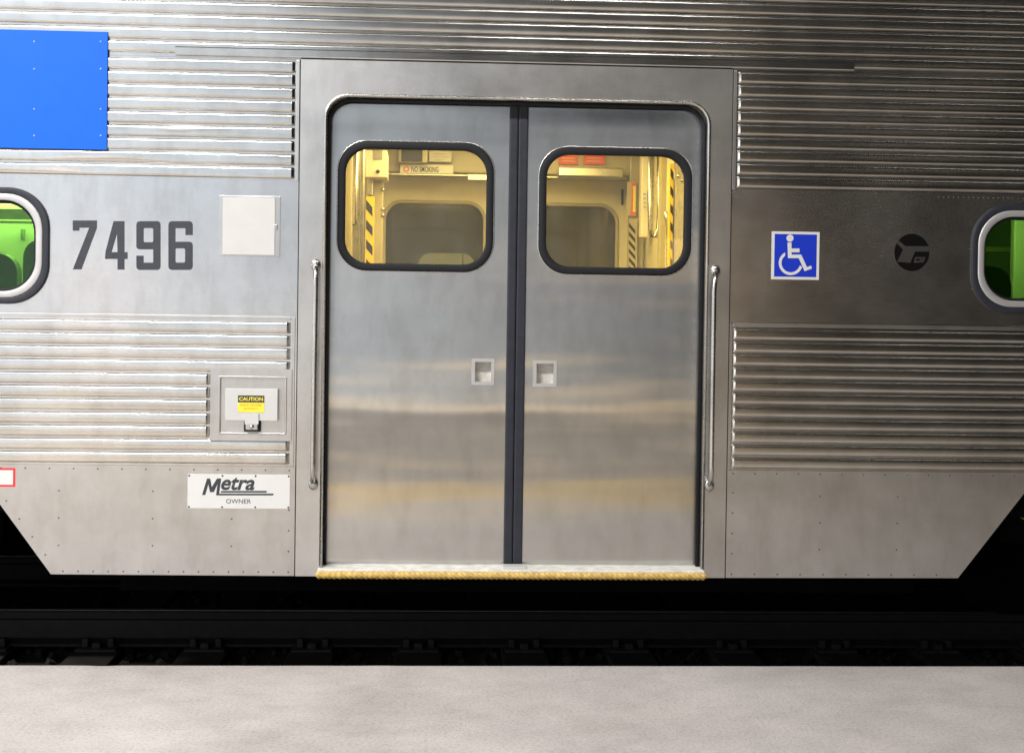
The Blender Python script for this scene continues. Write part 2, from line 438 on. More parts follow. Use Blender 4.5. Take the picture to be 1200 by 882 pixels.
for k in range(-9, 15):
    grp = [tie_me, plate_o]+clips
    if k > -9:
        grp = [o.copy() for o in grp]
        for o in grp: C.objects.link(o)
    grp[0].location.x = TX0+0.51*k; adopt(grp[0], track)
    for o in grp[1:]: o.parent = grp[0]

# ================================================================== the car
car = tag(empty('train_car', (0.333, 0, 0.0)), 'silver stainless steel double-deck train car with fluted sides and closed double doors', 'train car')
CINV = Matrix.Translation(car.location).inverted()
def part(o):
    o.parent = car; o.matrix_parent_inverse = CINV; return o

# ---- shell: roof, floor, far side, ends
part(box('roof', XL, XR, 0.012, FAR_Y+0.06, ROOF_Z, ROOF_Z+0.08, 'steel_band'))
part(box('floor', -0.66, 1.33, 0.10, FAR_Y-0.01, FLOOR_Z-0.1, FLOOR_Z, 'floor_rubber'))
for x0, x1 in ((XL, -0.662), (1.332, XR)):
    part(box('floor', x0, x1, 0.10, FAR_Y-0.01, FLOOR_Z+0.16, FLOOR_Z+0.26, 'underframe'))
    part(box('side_sill', x0, x1, 0.06, 0.099, FLOOR_Z+0.15, L_Z0-0.002, 'underframe'))
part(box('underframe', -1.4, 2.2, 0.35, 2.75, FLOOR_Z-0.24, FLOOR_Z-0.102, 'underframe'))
for x0, x1 in ((XL-0.08, XL), (XR, XR+0.08)):
    part(box('end_wall', x0, x1, 0.012, FAR_Y+0.06, FLOOR_Z-0.1, ROOF_Z, 'steel_band'))
# underfloor equipment boxes hanging in the dark below the car
for x0, x1, y0, z0 in ((-1.2, 0.1, 1.1, 0.24), (0.5, 1.9, 0.9, 0.28), (2.0, 2.35, 1.2, 0.3)):
    part(box('underfloor_box', x0, x1, y0, y0+0.9, z0, FLOOR_Z-0.242, 'underframe', None, 0.02))

# ---- plain window band plates
B_Z0, B_Z1 = CZ-0.006, CZ+0.565
LW = dict(x1=WX(58, 288), z1=WZ(20, 220), z0=WZ(10, 356)); LW['x0'] = LW['x1']-1.25
RW = dict(x0=WX(1138, 303), z1=WZ(1195, 240), z0=WZ(1195, 367)); RW['x1'] = RW['x0']+1.25
def side_window(d, seed):
    rr = 0.165
    o0 = rrect(d['x0'], d['x1'], d['z0'], d['z1'], rr, 10)
    g1 = 0.026; g2 = 0.053
    o1 = rrect(d['x0']+g1, d['x1']-g1, d['z0']+g1, d['z1']-g1, rr-g1+.01, 10)
    o2 = rrect(d['x0']+g2, d['x1']-g2, d['z0']+g2, d['z1']-g2, rr-g2+.02, 10)
    fr = part(ring('side_window', o1, o2, -0.014, 0.03, 'alloy_frame', None, 0.002))
    ring('gasket', o0, o1, -0.012, 0.02, 'rubber_grey', None, 0.002).parent = fr
    o3 = rrect(d['x0']+g2+.012, d['x1']-g2-.012, d['z0']+g2+.012, d['z1']-g2-.012, rr-g2+.01, 10)
    ring('glazing_bead', o2, o3, 0.004, 0.03, 'rubber', None, 0.003).parent = fr
    plate('pane', o3, [], 0.012, 0.018, 'glass_green').parent = fr
    return rrect(d['x0']+.012, d['x1']-.012, d['z0']+.012, d['z1']-.012, rr-.012, 10)
hl = side_window(LW, 1); hr = side_window(RW, 2)
rect = lambda a, b, c, d: [(a, c), (b, c), (b, d), (a, d)]
part(plate('window_band', rect(XL, FR_X0-0.002, B_Z0, B_Z1), [hl], 0.0, 0.02, 'steel_band'))
part(plate('window_band', rect(FR_X1+0.002, XR, B_Z0, B_Z1), [hr], 0.0, 0.02, 'steel_band'))

# ---- fluted panels
def flute_mesh(x0, x1, z0, p, seed, tl, tr, dent):
    """one raised rib: x0..x1, foot at z0, height p; tl/tr = length of the ramped ends"""
    H = 0.0105; gap = 0.0035
    prof = [(gap, 0.0), (gap+0.0012, 0.0045)]
    n = 12
    for i in range(n+1):
        s = i/n; t = abs(2*s-1)
        z = gap+0.0022+(p-2*gap-0.0044)*s
        prof.append((z, H*(1-0.32*t**7)+0.0007*(1-t*t)))
    prof += [(p-gap-0.0012, 0.0045), (p-gap, 0.0)]
    L0 = x0+(tl or 0); L1 = x1-(tr or 0)
    nseg = max(2, int((L1-L0)/0.045))
    xs = [L0+(L1-L0)*i/nseg for i in range(nseg+1)]
    m_ = len(prof); verts, faces, flat = [], [], []
    def row(x, h, inset=0.0):
        for (z, y) in prof:
            d = 0.0
            if dent and 0.004 < z < p-0.004:
                e = noise.noise(Vector((x*2.2, z*14+seed*1.9, seed*0.31)))
                d = dent*e + dent*0.35*noise.noise(Vector((x*6.0, z*22, seed*3.7)))
            zz = p/2+(z-p/2)*(1-inset)
            verts.append((x, -(y+d)*h-0.0005, z0+zz))
    def strip_(a):
        for j in range(m_-1): faces.append((a+j, a+m_+j, a+m_+j+1, a+j+1))
    for x in xs: row(x, 1.0)
    for i in range(nseg): strip_(i*m_)
    nf = len(faces)
    if tl: a = len(verts); row(x0, 0.02, 0.06); row(L0, 1.0); strip_(a)
    if tr: a = len(verts); row(L1, 1.0); row(x1, 0.02, 0.06); strip_(a)
    me = bpy.data.meshes.new('flute'); me.from_pydata(verts, [], faces)
    for i, q in enumerate(me.polygons): q.use_smooth = i < nf
    me.update(); return me
def flute(parent, *a):
    o = link('flute', flute_mesh(*a), 'steel_flute', parent); return o
UX1 = WX(346, 140); UX0 = WX(864, 150); LX1 = WX(340, 460); LX0 = WX(858, 460)
T = 0.011
# over the doors, full length of the car
top_z0 = U_Z0+9*U_P+0.016
pn = part(box('upper_fluted_panel', XL, XR, 0.0, 0.02, top_z0-0.012, ROOF_Z, 'steel_flute'))
for k in range(12):
    flute(pn, XL, XR, top_z0+k*U_P, U_P, k, 0, 0, 0.00025)
# beside the doors
pn = part(box('fluted_panel', XL, FR_X0-0.002, 0.0, 0.02, B_Z1+0.0006, top_z0-0.0126, 'steel_flute'))
for k in range(9):
    flute(pn, XL, UX1+0.002, U_Z0+k*U_P, U_P, 20+k, 0, 0.016, (0.0058, 0.0062, 0.0055, 0.0050, 0.0042, 0.0030, 0.0010, 0.0007, 0.0005)[k])
pn = part(box('fluted_panel', FR_X1+0.002, XR, 0.0, 0.02, B_Z1+0.0006, top_z0-0.0126, 'steel_flute'))
for k in range(9):
    flute(pn, UX0, XR, U_Z0+k*U_P, U_P, 40+k, T, 0, 0.00025)
pn = part(box('fluted_panel', XL, FR_X0-0.002, 0.0, 0.02, L_Z0-0.004, B_Z0-0.0006, 'steel_flute'))
SB = dict(x0=WX(247, 475), x1=WX(342, 475), z1=WZ(295, 432), z0=WZ(295, 516))
for k in range(L_N):
    zc = L_Z0+(k+.5)*L_P
    end = SB['x0']-0.002 if SB['z0'] < zc < SB['z1'] else LX1
    flute(pn, XL, end, L_Z0+k*L_P, L_P, 60+k, 0, 0.016, 0.0009)
pn = part(box('fluted_panel', FR_X1+0.002, XR, 0.0, 0.02, L_Z0-0.004, B_Z0-0.0006, 'steel_flute'))
for k in range(L_N):
    flute(pn, LX0, XR, L_Z0+k*L_P, L_P, 80+k, T, 0, 0.0004)
# flat edging strips round the fluted panels
def strip(x0, x1, z0, z1, y=-0.006): return part(box('edge_strip', x0, x1, y, -0.0005, z0, z1, 'steel_frame', None, 0.0012))
strip(UX1+0.003, FR_X0-0.005, U_Z0-0.004, top_z0-0.014)
strip(FR_X1+0.005, UX0-0.004, U_Z0-0.004, top_z0-0.014)
strip(LX1+0.003, FR_X0-0.012, L_Z0-0.002, L_Z1+0.018)
strip(FR_X1+0.005, LX0-0.003, L_Z0-0.002, L_Z1+0.018, -0.004)
strip(XL, LX1-0.0, L_Z1+0.004, L_Z1+0.020, -0.005)
strip(LX0, XR, L_Z1+0.004, L_Z1+0.020, -0.005)

# ---- drip rail over the doors
GX0, GX1 = WX(206, 58), WX(1000, 82); GZ0, GZ1 = FR_Z1+0.006, FR_Z1+0.043
bm = bmesh.new()
prof = [(-0.002, GZ1), (-0.013, GZ1-0.002), (-0.016, GZ1-0.006), (-0.017, GZ0+0.004), (-0.015, GZ0), (-0.002, GZ0)]
A = [bm.verts.new((GX0, y, z)) for y, z in prof]; B = [bm.verts.new((GX1, y, z)) for y, z in prof]
for i in range(len(prof)): bm.faces.new((A[i], A[(i+1) % 6], B[(i+1) % 6], B[i]))
bm.faces.new(A); bm.faces.new(list(reversed(B)))
part(from_bm('drip_rail', bm, 'steel_flute'))

# ---- skirts
def skirt(pts): return part(plate('skirt_panel', pts, [], -0.006, 0.004, 'steel_skirt'))
sk_top = L_Z0-0.0045
dx = WX(60, 671); ex, ez = W(0, 590)
sl = (ex-dx)/(ez-SK_Z0)
xt = dx+sl*(L_Z0-0.03-SK_Z0)
sk_up = L_Z0-0.06
skirt([(XL, sk_up), (dx+sl*(sk_up-SK_Z0), sk_up), (dx, SK_Z0+0.003), (FR_X0-0.005, SK_Z0), (FR_X0-0.005, sk_top), (XL, sk_top)])
dx2 = WX(1122, 675); ex2, ez2 = W(1200, 577); sl2 = (ex2-dx2)/(ez2-SK_Z0)
skirt([(FR_X1+0.005, SK_Z0), (dx2, SK_Z0+0.003), (dx2+sl2*(sk_up-SK_Z0), sk_up), (XR, sk_up), (XR, sk_top), (FR_X1+0.005, sk_top)])
pts = []
for k in range(16): pts.append((dx+0.05+k*(FR_X0-0.03-dx-0.05)/15*1.0, SK_Z0+0.016))
for k in range(17): pts.append((-2.22+k*0.1, sk_top-0.016))
for k in range(1, 5): pts.append((FR_X0-0.03, SK_Z0+0.016+k*0.088))
for x in (-1.58, -1.19, -0.86):
    for k in range(1, 4): pts.append((x, SK_Z0+k*0.115+0.01))
for k in range(1, 6): pts.append((dx+sl*(k*0.075)+0.03, SK_Z0+k*0.075+0.01))
rivets('rivets', pts, -0.006, 'rivet_dark', None); part(bpy.data.objects['rivets'])
pts = []
for k in range(10): pts.append((FR_X1+0.03+k*0.1, SK_Z0+0.016))
for k in range(26): pts.append((FR_X1+0.03+k*0.095, sk_top-0.014))
for k in range(1, 5): pts.append((FR_X1+0.03, SK_Z0+0.016+k*0.088))
for x in (1.66, 2.0):
    for k in range(1, 4): pts.append((x, SK_Z0+k*0.115+0.01))
part(rivets('rivets', pts, -0.006, 'rivet_dark', None))
# spot-welded row above the right window and down its left side
pts = [(WX(1100, 224)+k*0.022, B_Z1-0.018) for k in range(70)]
part(rivets('rivets', pts, 0.0, 'rivet_dark', None, 0.0032, 0.0006))

# ---- door surround
hole = rrect(OP_X0, OP_X1, SK_Z0-0.2, OP_Z1, 0.095, 10, 0.0)
hole = [(x, max(z, SK_Z0+0.032)) for x, z in hole]
surround = part(plate('door_surround', rect(FR_X0, FR_X1, SK_Z0, FR_Z1), [hole], -0.010, 0.066, 'steel_frame'))
for x0, x1 in ((FR_X0-0.0045, FR_X0-0.0003), (FR_X1+0.0003, FR_X1+0.0045)):
    box('surround_seam', x0, x1, -0.0075, -0.0003, SK_Z0+0.001, FR_Z1-0.001, 'rubber', surround)
box('surround_seam', FR_X0, FR_X1, -0.0075, -0.0003, FR_Z1+0.0003, FR_Z1+0.0045, 'rubber', surround)
bead = [(OP_X0-0.002, -0.012, SK_Z0+0.034)]
for i in range(9):
    a = R(180-90*i/8); bead.append((OP_X0+0.093+0.095*math.cos(a), -0.012, OP_Z1-0.093+0.095*math.sin(a)))
for i in range(9):
    a = R(90-90*i/8); bead.append((OP_X1-0.093+0.095*math.cos(a), -0.012, OP_Z1-0.093+0.095*math.sin(a)))
bead.append((OP_X1+0.002, -0.012, SK_Z0+0.034))
tube('opening_bead', bead, 0.0075, 'steel_bright', surround, 10)
# black rubber strip in the corner between surround and door
gk = [(x+(0.010 if x < 0.3 else -0.010)*(1 if i < 9.5 or True else 1), 0.052, z-(0.010 if z > OP_Z1-0.1 else 0)) for i, (x, y, z) in enumerate(bead)]
tube('door_gasket', gk, 0.009, 'rubber', surround, 8)

# ---- door leaves
DY = 0.078
def door_leaf(xa, xb, win, handle, seal):
    """win, handle: pixel boxes; seal: x range of the rubber edge"""
    gx0, gz1 = W(win[0], win[1], DY); gx1, gz0 = W(win[2], win[3], DY)
    rr = 0.125; g = 0.030
    o0 = rrect(gx0, gx1, gz0, gz1, rr, 10)
    o1 = rrect(gx0+g, gx1-g, gz0+g, gz1-g, rr-g+0.008, 10)
    hx0, hz1 = W(handle[0], handle[1], DY); hx1, hz0 = W(handle[2], handle[3], DY)
    hh = rect(hx0+0.012, hx1-0.012, hz0+0.012, hz1-0.012)
    d = part(plate('door_leaf', rect(xa, xb, DOOR_Z0, OP_Z1+0.03), [rrect(gx0+.01, gx1-.01, gz0+.01, gz1-.01, rr-.01, 10), hh], DY, DY+0.04, 'steel_door'))
    ring('window_gasket', o0, o1, DY-0.008, DY+0.03, 'rubber', d, 0.0025)
    ob = rrect(gx0-.006, gx1+.006, gz0-.006, gz1+.006, rr+.006, 10)
    ring('window_trim', ob, o0, DY-0.003, DY+0.002, 'steel_bright', d, 0.001)
    plate('window_pane', rrect(gx0+g-.004, gx1-g+.004, gz0+g-.004, gz1-g+.004, rr-g+.008, 10), [], DY+0.010, DY+0.016, 'glass_clear', d)
    # recessed pull
    bm = bmesh.new()
    add_plate(bm, rect(hx0, hx1, hz0, hz1), [rect(hx0+.014, hx1-.014, hz0+.014, hz1-.014)], DY-0.007, DY+0.002)
    from_bm('pull_handle', bm, 'alloy_frame', d)
    bm = bmesh.new(); a, b, c, e = hx0+.0125, hx1-.0125, hz0+.0125, hz1-.0125; y1 = DY+0.034
    V = [bm.verts.new(p) for p in ((a, DY, c), (b, DY, c), (b, DY, e), (a, DY, e), (a, y1, c), (b, y1, c), (b, y1, e), (a, y1, e))]
    for q in ((4, 5, 6, 7), (0, 1, 5, 4), (1, 2, 6, 5), (2, 3, 7, 6), (3, 0, 4, 7)): bm.faces.new([V[i] for i in q])
    from_bm('pull_recess', bm, 'pull_metal', d)
    s0, s1 = seal
    bm = bmesh.new(); add_box(bm, s0, s1, DY-0.014, DY+0.05, DOOR_Z0+0.004, OP_Z1+0.03, 0.007)
    from_bm('edge_seal', bm, 'rubber_grey', d)
    return d
sx0, sxm, sx1 = WX(593.5, 400, DY), WX(604.0, 400, DY), WX(615.5, 400, DY)
door_leaf(OP_X0-0.03, sx0+0.003, (397, 165, 577, 319), (553, 420, 579, 451), (sx0, sxm-0.0008))
door_leaf(sx1-0.003, OP_X1+0.03, (633, 172, 809, 323), (625, 422, 652, 453), (sxm+0.0008, sx1))

# ---- step with yellow nosing
st = part(box('step_tread', OP_X0-0.012, OP_X1+0.006, -0.055, 0.125, SK_Z0+0.006, SK_Z0+0.038, 'tread', None, 0.004))
box('step_guide', sxm-0.045, sxm+0.055, -0.03, 0.05, SK_Z0+0.0385, SK_Z0+0.046, 'grey_white', st, 0.002)
def rope(x0, x1, y, z, r, pitch):
    bm = bmesh.new(); n = 14; rings = []
    k = int((x1-x0)/pitch*9)
    for i in range(k+1):
        x = x0+(x1-x0)*i/k; ph = 2*PI*(x-x0)/(pitch*3)
        e = min(1.0, (x-x0)/0.012, (x1-x)/0.012); e = 0.55+0.45*max(e, 0)
        rings.append([bm.verts.new((x, y+rr*math.cos(a), z+rr*math.sin(a)))
                      for a, rr in ((2*PI*j/n, e*r*(0.68+0.34*abs(math.sin(1.5*(2*PI*j/n-ph))))) for j in range(n))])
    for i in range(k):
        for j in range(n): bm.faces.new((rings[i][j], rings[i][(j+1) % n], rings[i+1][(j+1) % n], rings[i+1][j]))
    bm.faces.new(rings[0]); bm.faces.new(list(reversed(rings[-1])))
    return from_bm('step_nosing', bm, 'nosing_yellow', st, True)
rope(OP_X0-0.018, OP_X1+0.012, -0.066, SK_Z0+0.016, 0.0165, 0.022)

# ---- grab rails
def grab_rail(top, bot, bend):
    x0, z0 = W(*top); x1, z1 = W(*bot)
    y = -0.055
    pts = [(x0, -0.016, z0), (x0+bend*0.3, -0.035, z0-0.012), (x0+bend*0.8, y, z0-0.045), (x0+bend, y, z0-0.09)]
    for i in range(1, 8): pts.append((x0+bend+(x1-x0-bend)*i/8, y, z0-0.09+(z1+0.09-z0+0.09)*i/8))
    pts += [(x1, y, z1+0.09), (x1, y, z1+0.05), (x1, -0.035, z1+0.018), (x1, -0.016, z1)]
    g = part(tube('grab_rail', pts, [0.012]*2+[0.0105]*(len(pts)-4)+[0.012]*2, 'steel_bright', None, 12))
    for x, z in ((x0, z0), (x1, z1)):
        bm = bmesh.new()
        bmesh.ops.create_uvsphere(bm, u_segments=18, v_segments=10, radius=1)
        for v in bm.verts: v.co = Vector((x+v.co.x*0.021, -0.016+v.co.y*0.012, z+v.co.z*0.027))
        from_bm('rail_foot', bm, 'steel_bright', g, True)
        bm = bmesh.new()
        bmesh.ops.create_cone(bm, cap_ends=True, segments=6, radius1=0.008, radius2=0.007, depth=0.008)
        for v in bm.verts: v.co = Vector((x+v.co.x, -0.029-v.co.z, z+v.co.y))
        from_bm('rail_bolt', bm, 'steel_frame', g)
grab_rail((370.5, 311), (367.5, 566), 0.004)
grab_rail((837.5, 318), (830.5, 568), -0.012)

# ---- blue panel
bx1 = WX(127, 100); bz1, bz0 = WZ(60, 37), WZ(60, 175)
bp = part(box('blue_panel', bx1-1.9, bx1, -0.019, -0.0145, bz0, bz1, 'blue_paint', None, 0.001))
pp = []
for px in (118, 40, -40, -120):
    for py in (49, 81, 128, 159):
        pp.append(W(px, py, -0.02))
o = rivets('rivets', pp, -0.019, 'sign_rivet', bp, 0.0042, 0.003)

# ---- square access plate
ax0, az1 = W(257, 229); ax1, az0 = W(328, 301)
ap = part(box('access_plate', ax0, ax1, -0.003, -0.0003, az0, az1, 'steel_frame', None, 0.001))
box('access_door', ax0+0.016, ax1-0.022, -0.007, -0.0032, az0+0.006, az1-0.008, 'grey_white', ap, 0.0012)
box('latch', ax1-0.024, ax1-0.012, -0.010, -0.0034, (az0+az1)/2-0.012, (az0+az1)/2+0.008, 'steel_bright', ap, 0.001)

# ---- car number (strokes read off the photograph)
def zp(s, ox, oy): return lambda p: W(ox+p[0]/s, oy+p[1]/s)
q = zp(4.9, 0, 200)
def glyph(name, outer, holes, mat, parent, y, tr):
    o = plate(name, [tr(p) for p in outer], [[tr(p) for p in h] for h in holes], y, y+0.0006, mat, parent)
    if parent is None: part(o)
    return o
def rbox(a, b, c, d): return [(a, c), (b, c), (b, d), (a, d)]
def octo(a, b, c, d, k): return [(a+k, c), (b-k, c), (b, c+k), (b, d-k), (b-k, d), (a+k, d), (a, d-k), (a, c+k)]
glyph('digit', [(418, 286), (557, 286), (557, 328), (468, 567), (418, 567), (512, 328), (456, 328), (456, 345), (418, 345)], [], 'number_ink', None, -0.0012, q)
glyph('digit', [(652, 290), (715, 290), (715, 468), (733, 468), (733, 507), (715, 507), (715, 568), (675, 568), (675, 507), (603, 507), (606, 465)], [[(672, 362), (641, 468), (675, 468)]], 'number_ink', None, -0.0012, q)
glyph('digit', [(803, 290), (905, 290), (917, 295), (922, 309), (922, 552), (917, 564), (905, 570), (800, 570), (788, 564), (783, 552), (783, 488), (825, 488), (825, 528), (880, 528), (880, 452), (800, 452), (788, 447), (783, 436), (783, 309), (788, 295)],
      [octo(825, 880, 330, 411, 6)], 'number_ink', None, -0.0012, q)
glyph('digit', [(985, 290), (1090, 290), (1102, 296), (1107, 309), (1107, 370), (1065, 370), (1065, 331), (1008, 331), (1008, 408), (1090, 408), (1102, 413), (1107, 426), (1107, 552), (1102, 564), (1090, 570), (985, 570), (972, 564), (967, 552), (967, 309), (972, 296)],
      [octo(1008, 1063, 446, 528, 6)], 'number_ink', None, -0.0012, q)

# ---- owner sign
SY = -0.0085
ox0, oz1 = W(220, 555, SY); ox1, oz0 = W(339.5, 596, SY)
sg = part(box('owner_sign', ox0, ox1, SY, -0.0062, oz0, oz1, 'white_paint', None, 0.0008))
def qs(p):
    x, z = W(230+p[0]/10, 550+p[1]/10, SY); return x, z
plate('lettering', [qs(p) for p in [(68, 296), (126, 104), (163, 104), (182, 205), (243, 104), (292, 104), (268, 281), (906, 281), (900, 300), (232, 300), (250, 168), (205, 262), (160, 262), (142, 170), (104, 296)]], [], SY-0.001, SY-0.0004, 'lettering_ink', sg)
plate('lettering', [qs(p) for p in [(292, 249), (828, 249), (822, 268), (288, 268)]], [], SY-0.001, SY-0.0004, 'lettering_ink', sg)
a = qs((290, 240)); b = qs((685, 88))
text('lettering', 'etra', a[0], b[0], a[1], b[1], SY-0.0008, 'lettering_ink', sg, 0.28, 0.025)
a = qs((350, 395)); b = qs((640, 345))
text('lettering', 'OWNER', a[0], b[0], a[1], b[1], SY-0.0008, 'lettering_ink', sg)
sc = []
for i in range(4):
    for zz in (oz0+0.006, oz1-0.007): sc.append((ox0+0.006+(ox1-ox0-0.012)*i/3, zz))
rivets('screws', sc, SY, 'rubber_grey', sg, 0.0042, 0.002)

# ---- small red-bordered label on the left skirt
rx1, rz1 = W(18.5, 548); rz0 = WZ(10, 570); rx0 = rx1-0.085
rl = part(box('red_label', rx0, rx1, -0.0072, -0.0062, rz0, rz1, 'red_ink'))
box('label_face', rx0+0.009, rx1-0.009, -0.0078, -0.0073, rz0+0.009, rz1-0.009, 'white_paint', rl)

# ---- emergency door switch: recess in the fluting with a hinged flap
sb = SB
ix0, iz1 = W(258, 441); ix1, iz0 = W(335, 508)
sr = part(plate('switch_recess', rect(sb['x0'], sb['x1'], sb['z0'], sb['z1']), [rect(ix0, ix1, iz0, iz1)], -0.015, -0.0006, 'steel_frame'))
box('recess_back', ix0-0.005, ix1+0.005, -0.0058, -0.0052, iz0-0.005, iz1+0.005, 'steel_frame', sr)
ring('recess_lip', rrect(ix0-.004, ix1+.004, iz0-.004, iz1+.004, 0.006, 3), rrect(ix0+.004, ix1-.004, iz0+.004, iz1-.004, 0.004, 3), -0.0155, -0.0059, 'steel_frame', sr, 0.001)
fy = -0.034
fx0, fz1 = W(264, 455, fy); fx1, fz0 = W(325, 493, fy)
box('flap', fx0, fx1, fy, -0.006, fz0, fz1, 'grey_white', sr, 0.002)
lx0, lz1 = W(279, 463, fy); lx1, lz0 = W(309.5, 483, fy)
zm = lz1-(lz1-lz0)*0.42
box('caution_label', lx0, lx1, fy-0.0012, fy-0.0004, lz0, lz1, 'yellow_label', sr)
box('caution_band', lx0, lx1, fy-0.0018, fy-0.0013, zm, lz1, 'lettering_ink', sr)
text('lettering', 'CAUTION', lx0+0.005, lx1-0.005, zm+0.007, lz1-0.007, fy-0.0021, 'yellow_label', sr, 0, 0.02)
text('lettering', 'HOLD DOORS', lx0+0.01, lx1-0.01, lz0+0.026, lz0+0.035, fy-0.0016, 'orange_label', sr)
text('lettering', 'QUICKLY', lx0+0.025, lx1-0.025, lz0+0.010, lz0+0.019, fy-0.0016, 'orange_label', sr)
kx0, kz1 = W(287, 484, fy); kx1, kz0 = W(303, 506, fy)
box('latch_hasp', kx0, kx1, fy-0.006, fy-0.002, kz0+0.032, kz1, 'grey_white', sr, 0.001)
box('latch_plate', kx0-0.006, kx1+0.006, -0.022, -0.0059, kz0, kz0+0.045, 'rubber', sr, 0.004)
box('latch_hasp', kx0+0.003, kx1-0.003, -0.033, -0.0225, kz0+0.008, kz0+0.036, 'steel_bright', sr, 0.004)
bm = bmesh.new(); bmesh.ops.create_uvsphere(bm, u_segments=14, v_segments=8, radius=0.010)
for v in bm.verts: v.co = Vector(((kx0+kx1)/2+v.co.x, -0.035+v.co.y*0.6, kz0+0.022+v.co.z))
from_bm('latch_knob', bm, 'steel_bright', sr, True)

# ---- accessibility sign
q5 = lambda p: W(840+p[0]/3.3333, 200+p[1]/3.3333)
x0, z1 = q5((215, 237)); x1, z0 = q5((398, 427))
asn = part(box('accessibility_sign', x0, x1, -0.003, -0.0003, z0, z1, 'white_paint', None, 0.0005))
plate('blue_field', rect(x0+0.012, x1-0.012, z0+0.012, z1-0.011), [], -0.0036, -0.0031, 'sign_blue', asn)
def poly5(pts): return plate('symbol', [q5(p) for p in pts], [], -0.0046, -0.0040, 'white_paint', asn)
poly5([(285+14*math.cos(2*PI*i/24), 264+14*math.sin(2*PI*i/24)) for i in range(24)])
poly5([(275, 281), (291, 281), (291, 304), (322, 304), (322, 319), (291, 319), (291, 328), (329, 328), (351, 377), (367, 371), (371, 382), (342, 393), (319, 342), (277, 342)])
arc = [(288+47*math.cos(R(a)), 362+47*math.sin(R(a))) for a in range(-118, -361, -6)]
arc = [(288+47*math.cos(R(a)), 361+47*math.sin(R(a))) for a in range(242, 11, -7)]
arc2 = [(288+36*math.cos(R(a)), 361+36*math.sin(R(a))) for a in range(15, 236, 7)]
poly5(arc+arc2)

# ---- round transit emblem
q6 = lambda p: W(1040+p[0]/12.6, 260+p[1]/12.6)
em = part(plate('round_emblem', [q6((360+258*math.cos(2*PI*i/48), 452+275*math.sin(2*PI*i/48))) for i in range(48)], [], -0.0012, -0.0003, 'emblem_black'))
def poly6(pts): plate('emblem_mark', [q6(p) for p in pts], [], -0.0020, -0.0014, 'emblem_grey', em)
poly6([(128, 312), (165, 275), (262, 358), (606, 362), (612, 438), (405, 438), (335, 605), (140, 590), (228, 408)])
poly6([(408, 520), (520, 520), (508, 545), (425, 545), (415, 575), (470, 575), (480, 552), (505, 552), (490, 600), (385, 605)])
poly6([(528, 520), (556, 520), (528, 600), (500, 600)])

# ================================================================== inside the car
def ibox(name, a, b, Y, depth, mat, parent=None, bev=0.0):
    """box whose front face fills pixel box a..b at depth Y"""
    x0, z1 = W(a[0], a[1], Y); x1, z0 = W(b[0], b[1], Y)
    o = box(name, x0, x1, Y, Y+depth, z0, z1, mat, parent, bev)
    return o if parent else part(o)
CEIL_Z = CZ+1.12
VX0, VX1 = -0.60, 1.27
ceil = part(box('vestibule_ceiling', VX0, VX1, 0.11, FAR_Y, CEIL_Z, CEIL_Z+0.04, 'cream_wall'))
# far side wall with the opposite pair of doors
fy0 = FAR_Y-0.05
fz1, fz0 = WZ(508, 236, fy0), WZ(508, 236, fy0)-0.60
holes = []
wins = []
for (a, b) in ((449, 569), (612, 724)):
    xa, xb = WX(a, 280, fy0), WX(b, 280, fy0)
    wins.append((xa, xb)); holes.append(rrect(xa, xb, fz0, fz1, 0.12, 8))
fw = part(plate('opposite_wall', rect(XL, XR, FLOOR_Z-0.1, ROOF_Z), [rect(a-0.03, b+0.03, fz0-0.03, fz1+0.03) for a, b in wins], fy0+0.03, FAR_Y+0.06, 'saloon_wall'))
fd = part(plate('opposite_door', rect(VX0, VX1, FLOOR_Z, CEIL_Z), holes, fy0, fy0+0.028, 'cream_wall'))
for xa, xb in wins:
    oo = rrect(xa-.006, xb+.006, fz0-.006, fz1+.006, 0.125, 8); oi = rrect(xa+.016, xb-.016, fz0+.016, fz1-.016, 0.105, 8)
    ring('window_gasket', oo, oi, fy0-0.006, fy0+0.02, 'cream_trim', fd, 0.004)
    plate('window_pane', rrect(xa+.010, xb-.010, fz0+.010, fz1-.010, 0.11, 8), [], fy0+0.012, fy0+0.018, 'glass_far', fd)
xm = (wins[0][1]+wins[1][0])/2
box('edge_seal', xm-0.03, xm+0.03, fy0-0.012, fy0-0.0005, FLOOR_Z, CEIL_Z, 'rubber', fd)
# bulkheads left and right of the vestibule
part(box('bulkhead', VX0-0.05, VX0, 0.11, fy0-0.002, FLOOR_Z, ROOF_Z, 'cream_wall'))
part(box('bulkhead', VX1, VX1+0.05, 0.11, fy0-0.002, FLOOR_Z, ROOF_Z, 'cream_wall'))
# header beam over the opposite doors with notices
hb = ibox('header_beam', (445, 150), (760, 207), 2.62, 0.33, 'cream_trim', None, 0.01)
ibox('header_lip', (445, 204), (735, 209), 2.58, 0.039, 'steel_inside', hb, 0.004)
ns = ibox('notice', (469, 192.5), (531, 204), 2.57, 0.006, 'white_paint', hb)
x0, z0 = W(482, 201.5, 2.565); x1, z1 = W(514, 195.5, 2.565)
text('lettering', 'NO SMOKING', x0, x1, z0, z1, 2.566, 'lettering_ink', hb, 0, 0.01)
cx, cz = W(476, 198.2, 2.565); r_ = 0.017
plate('no_smoking_ring', [(cx+r_*math.cos(2*PI*i/20), cz+r_*math.sin(2*PI*i/20)) for i in range(20)], [[(cx+r_*.66*math.cos(2*PI*i/20), cz+r_*.66*math.sin(2*PI*i/20)) for i in range(20)]], 2.566, 2.5695, 'orange_label', hb)
ib = ibox('indicator_box', (467, 172), (501, 191), 2.50, 0.10, 'cream_trim', hb, 0.006)
ibox('indicator_glass', (470.5, 174), (495, 189.5), 2.492, 0.006, 'hazard_black', hb)
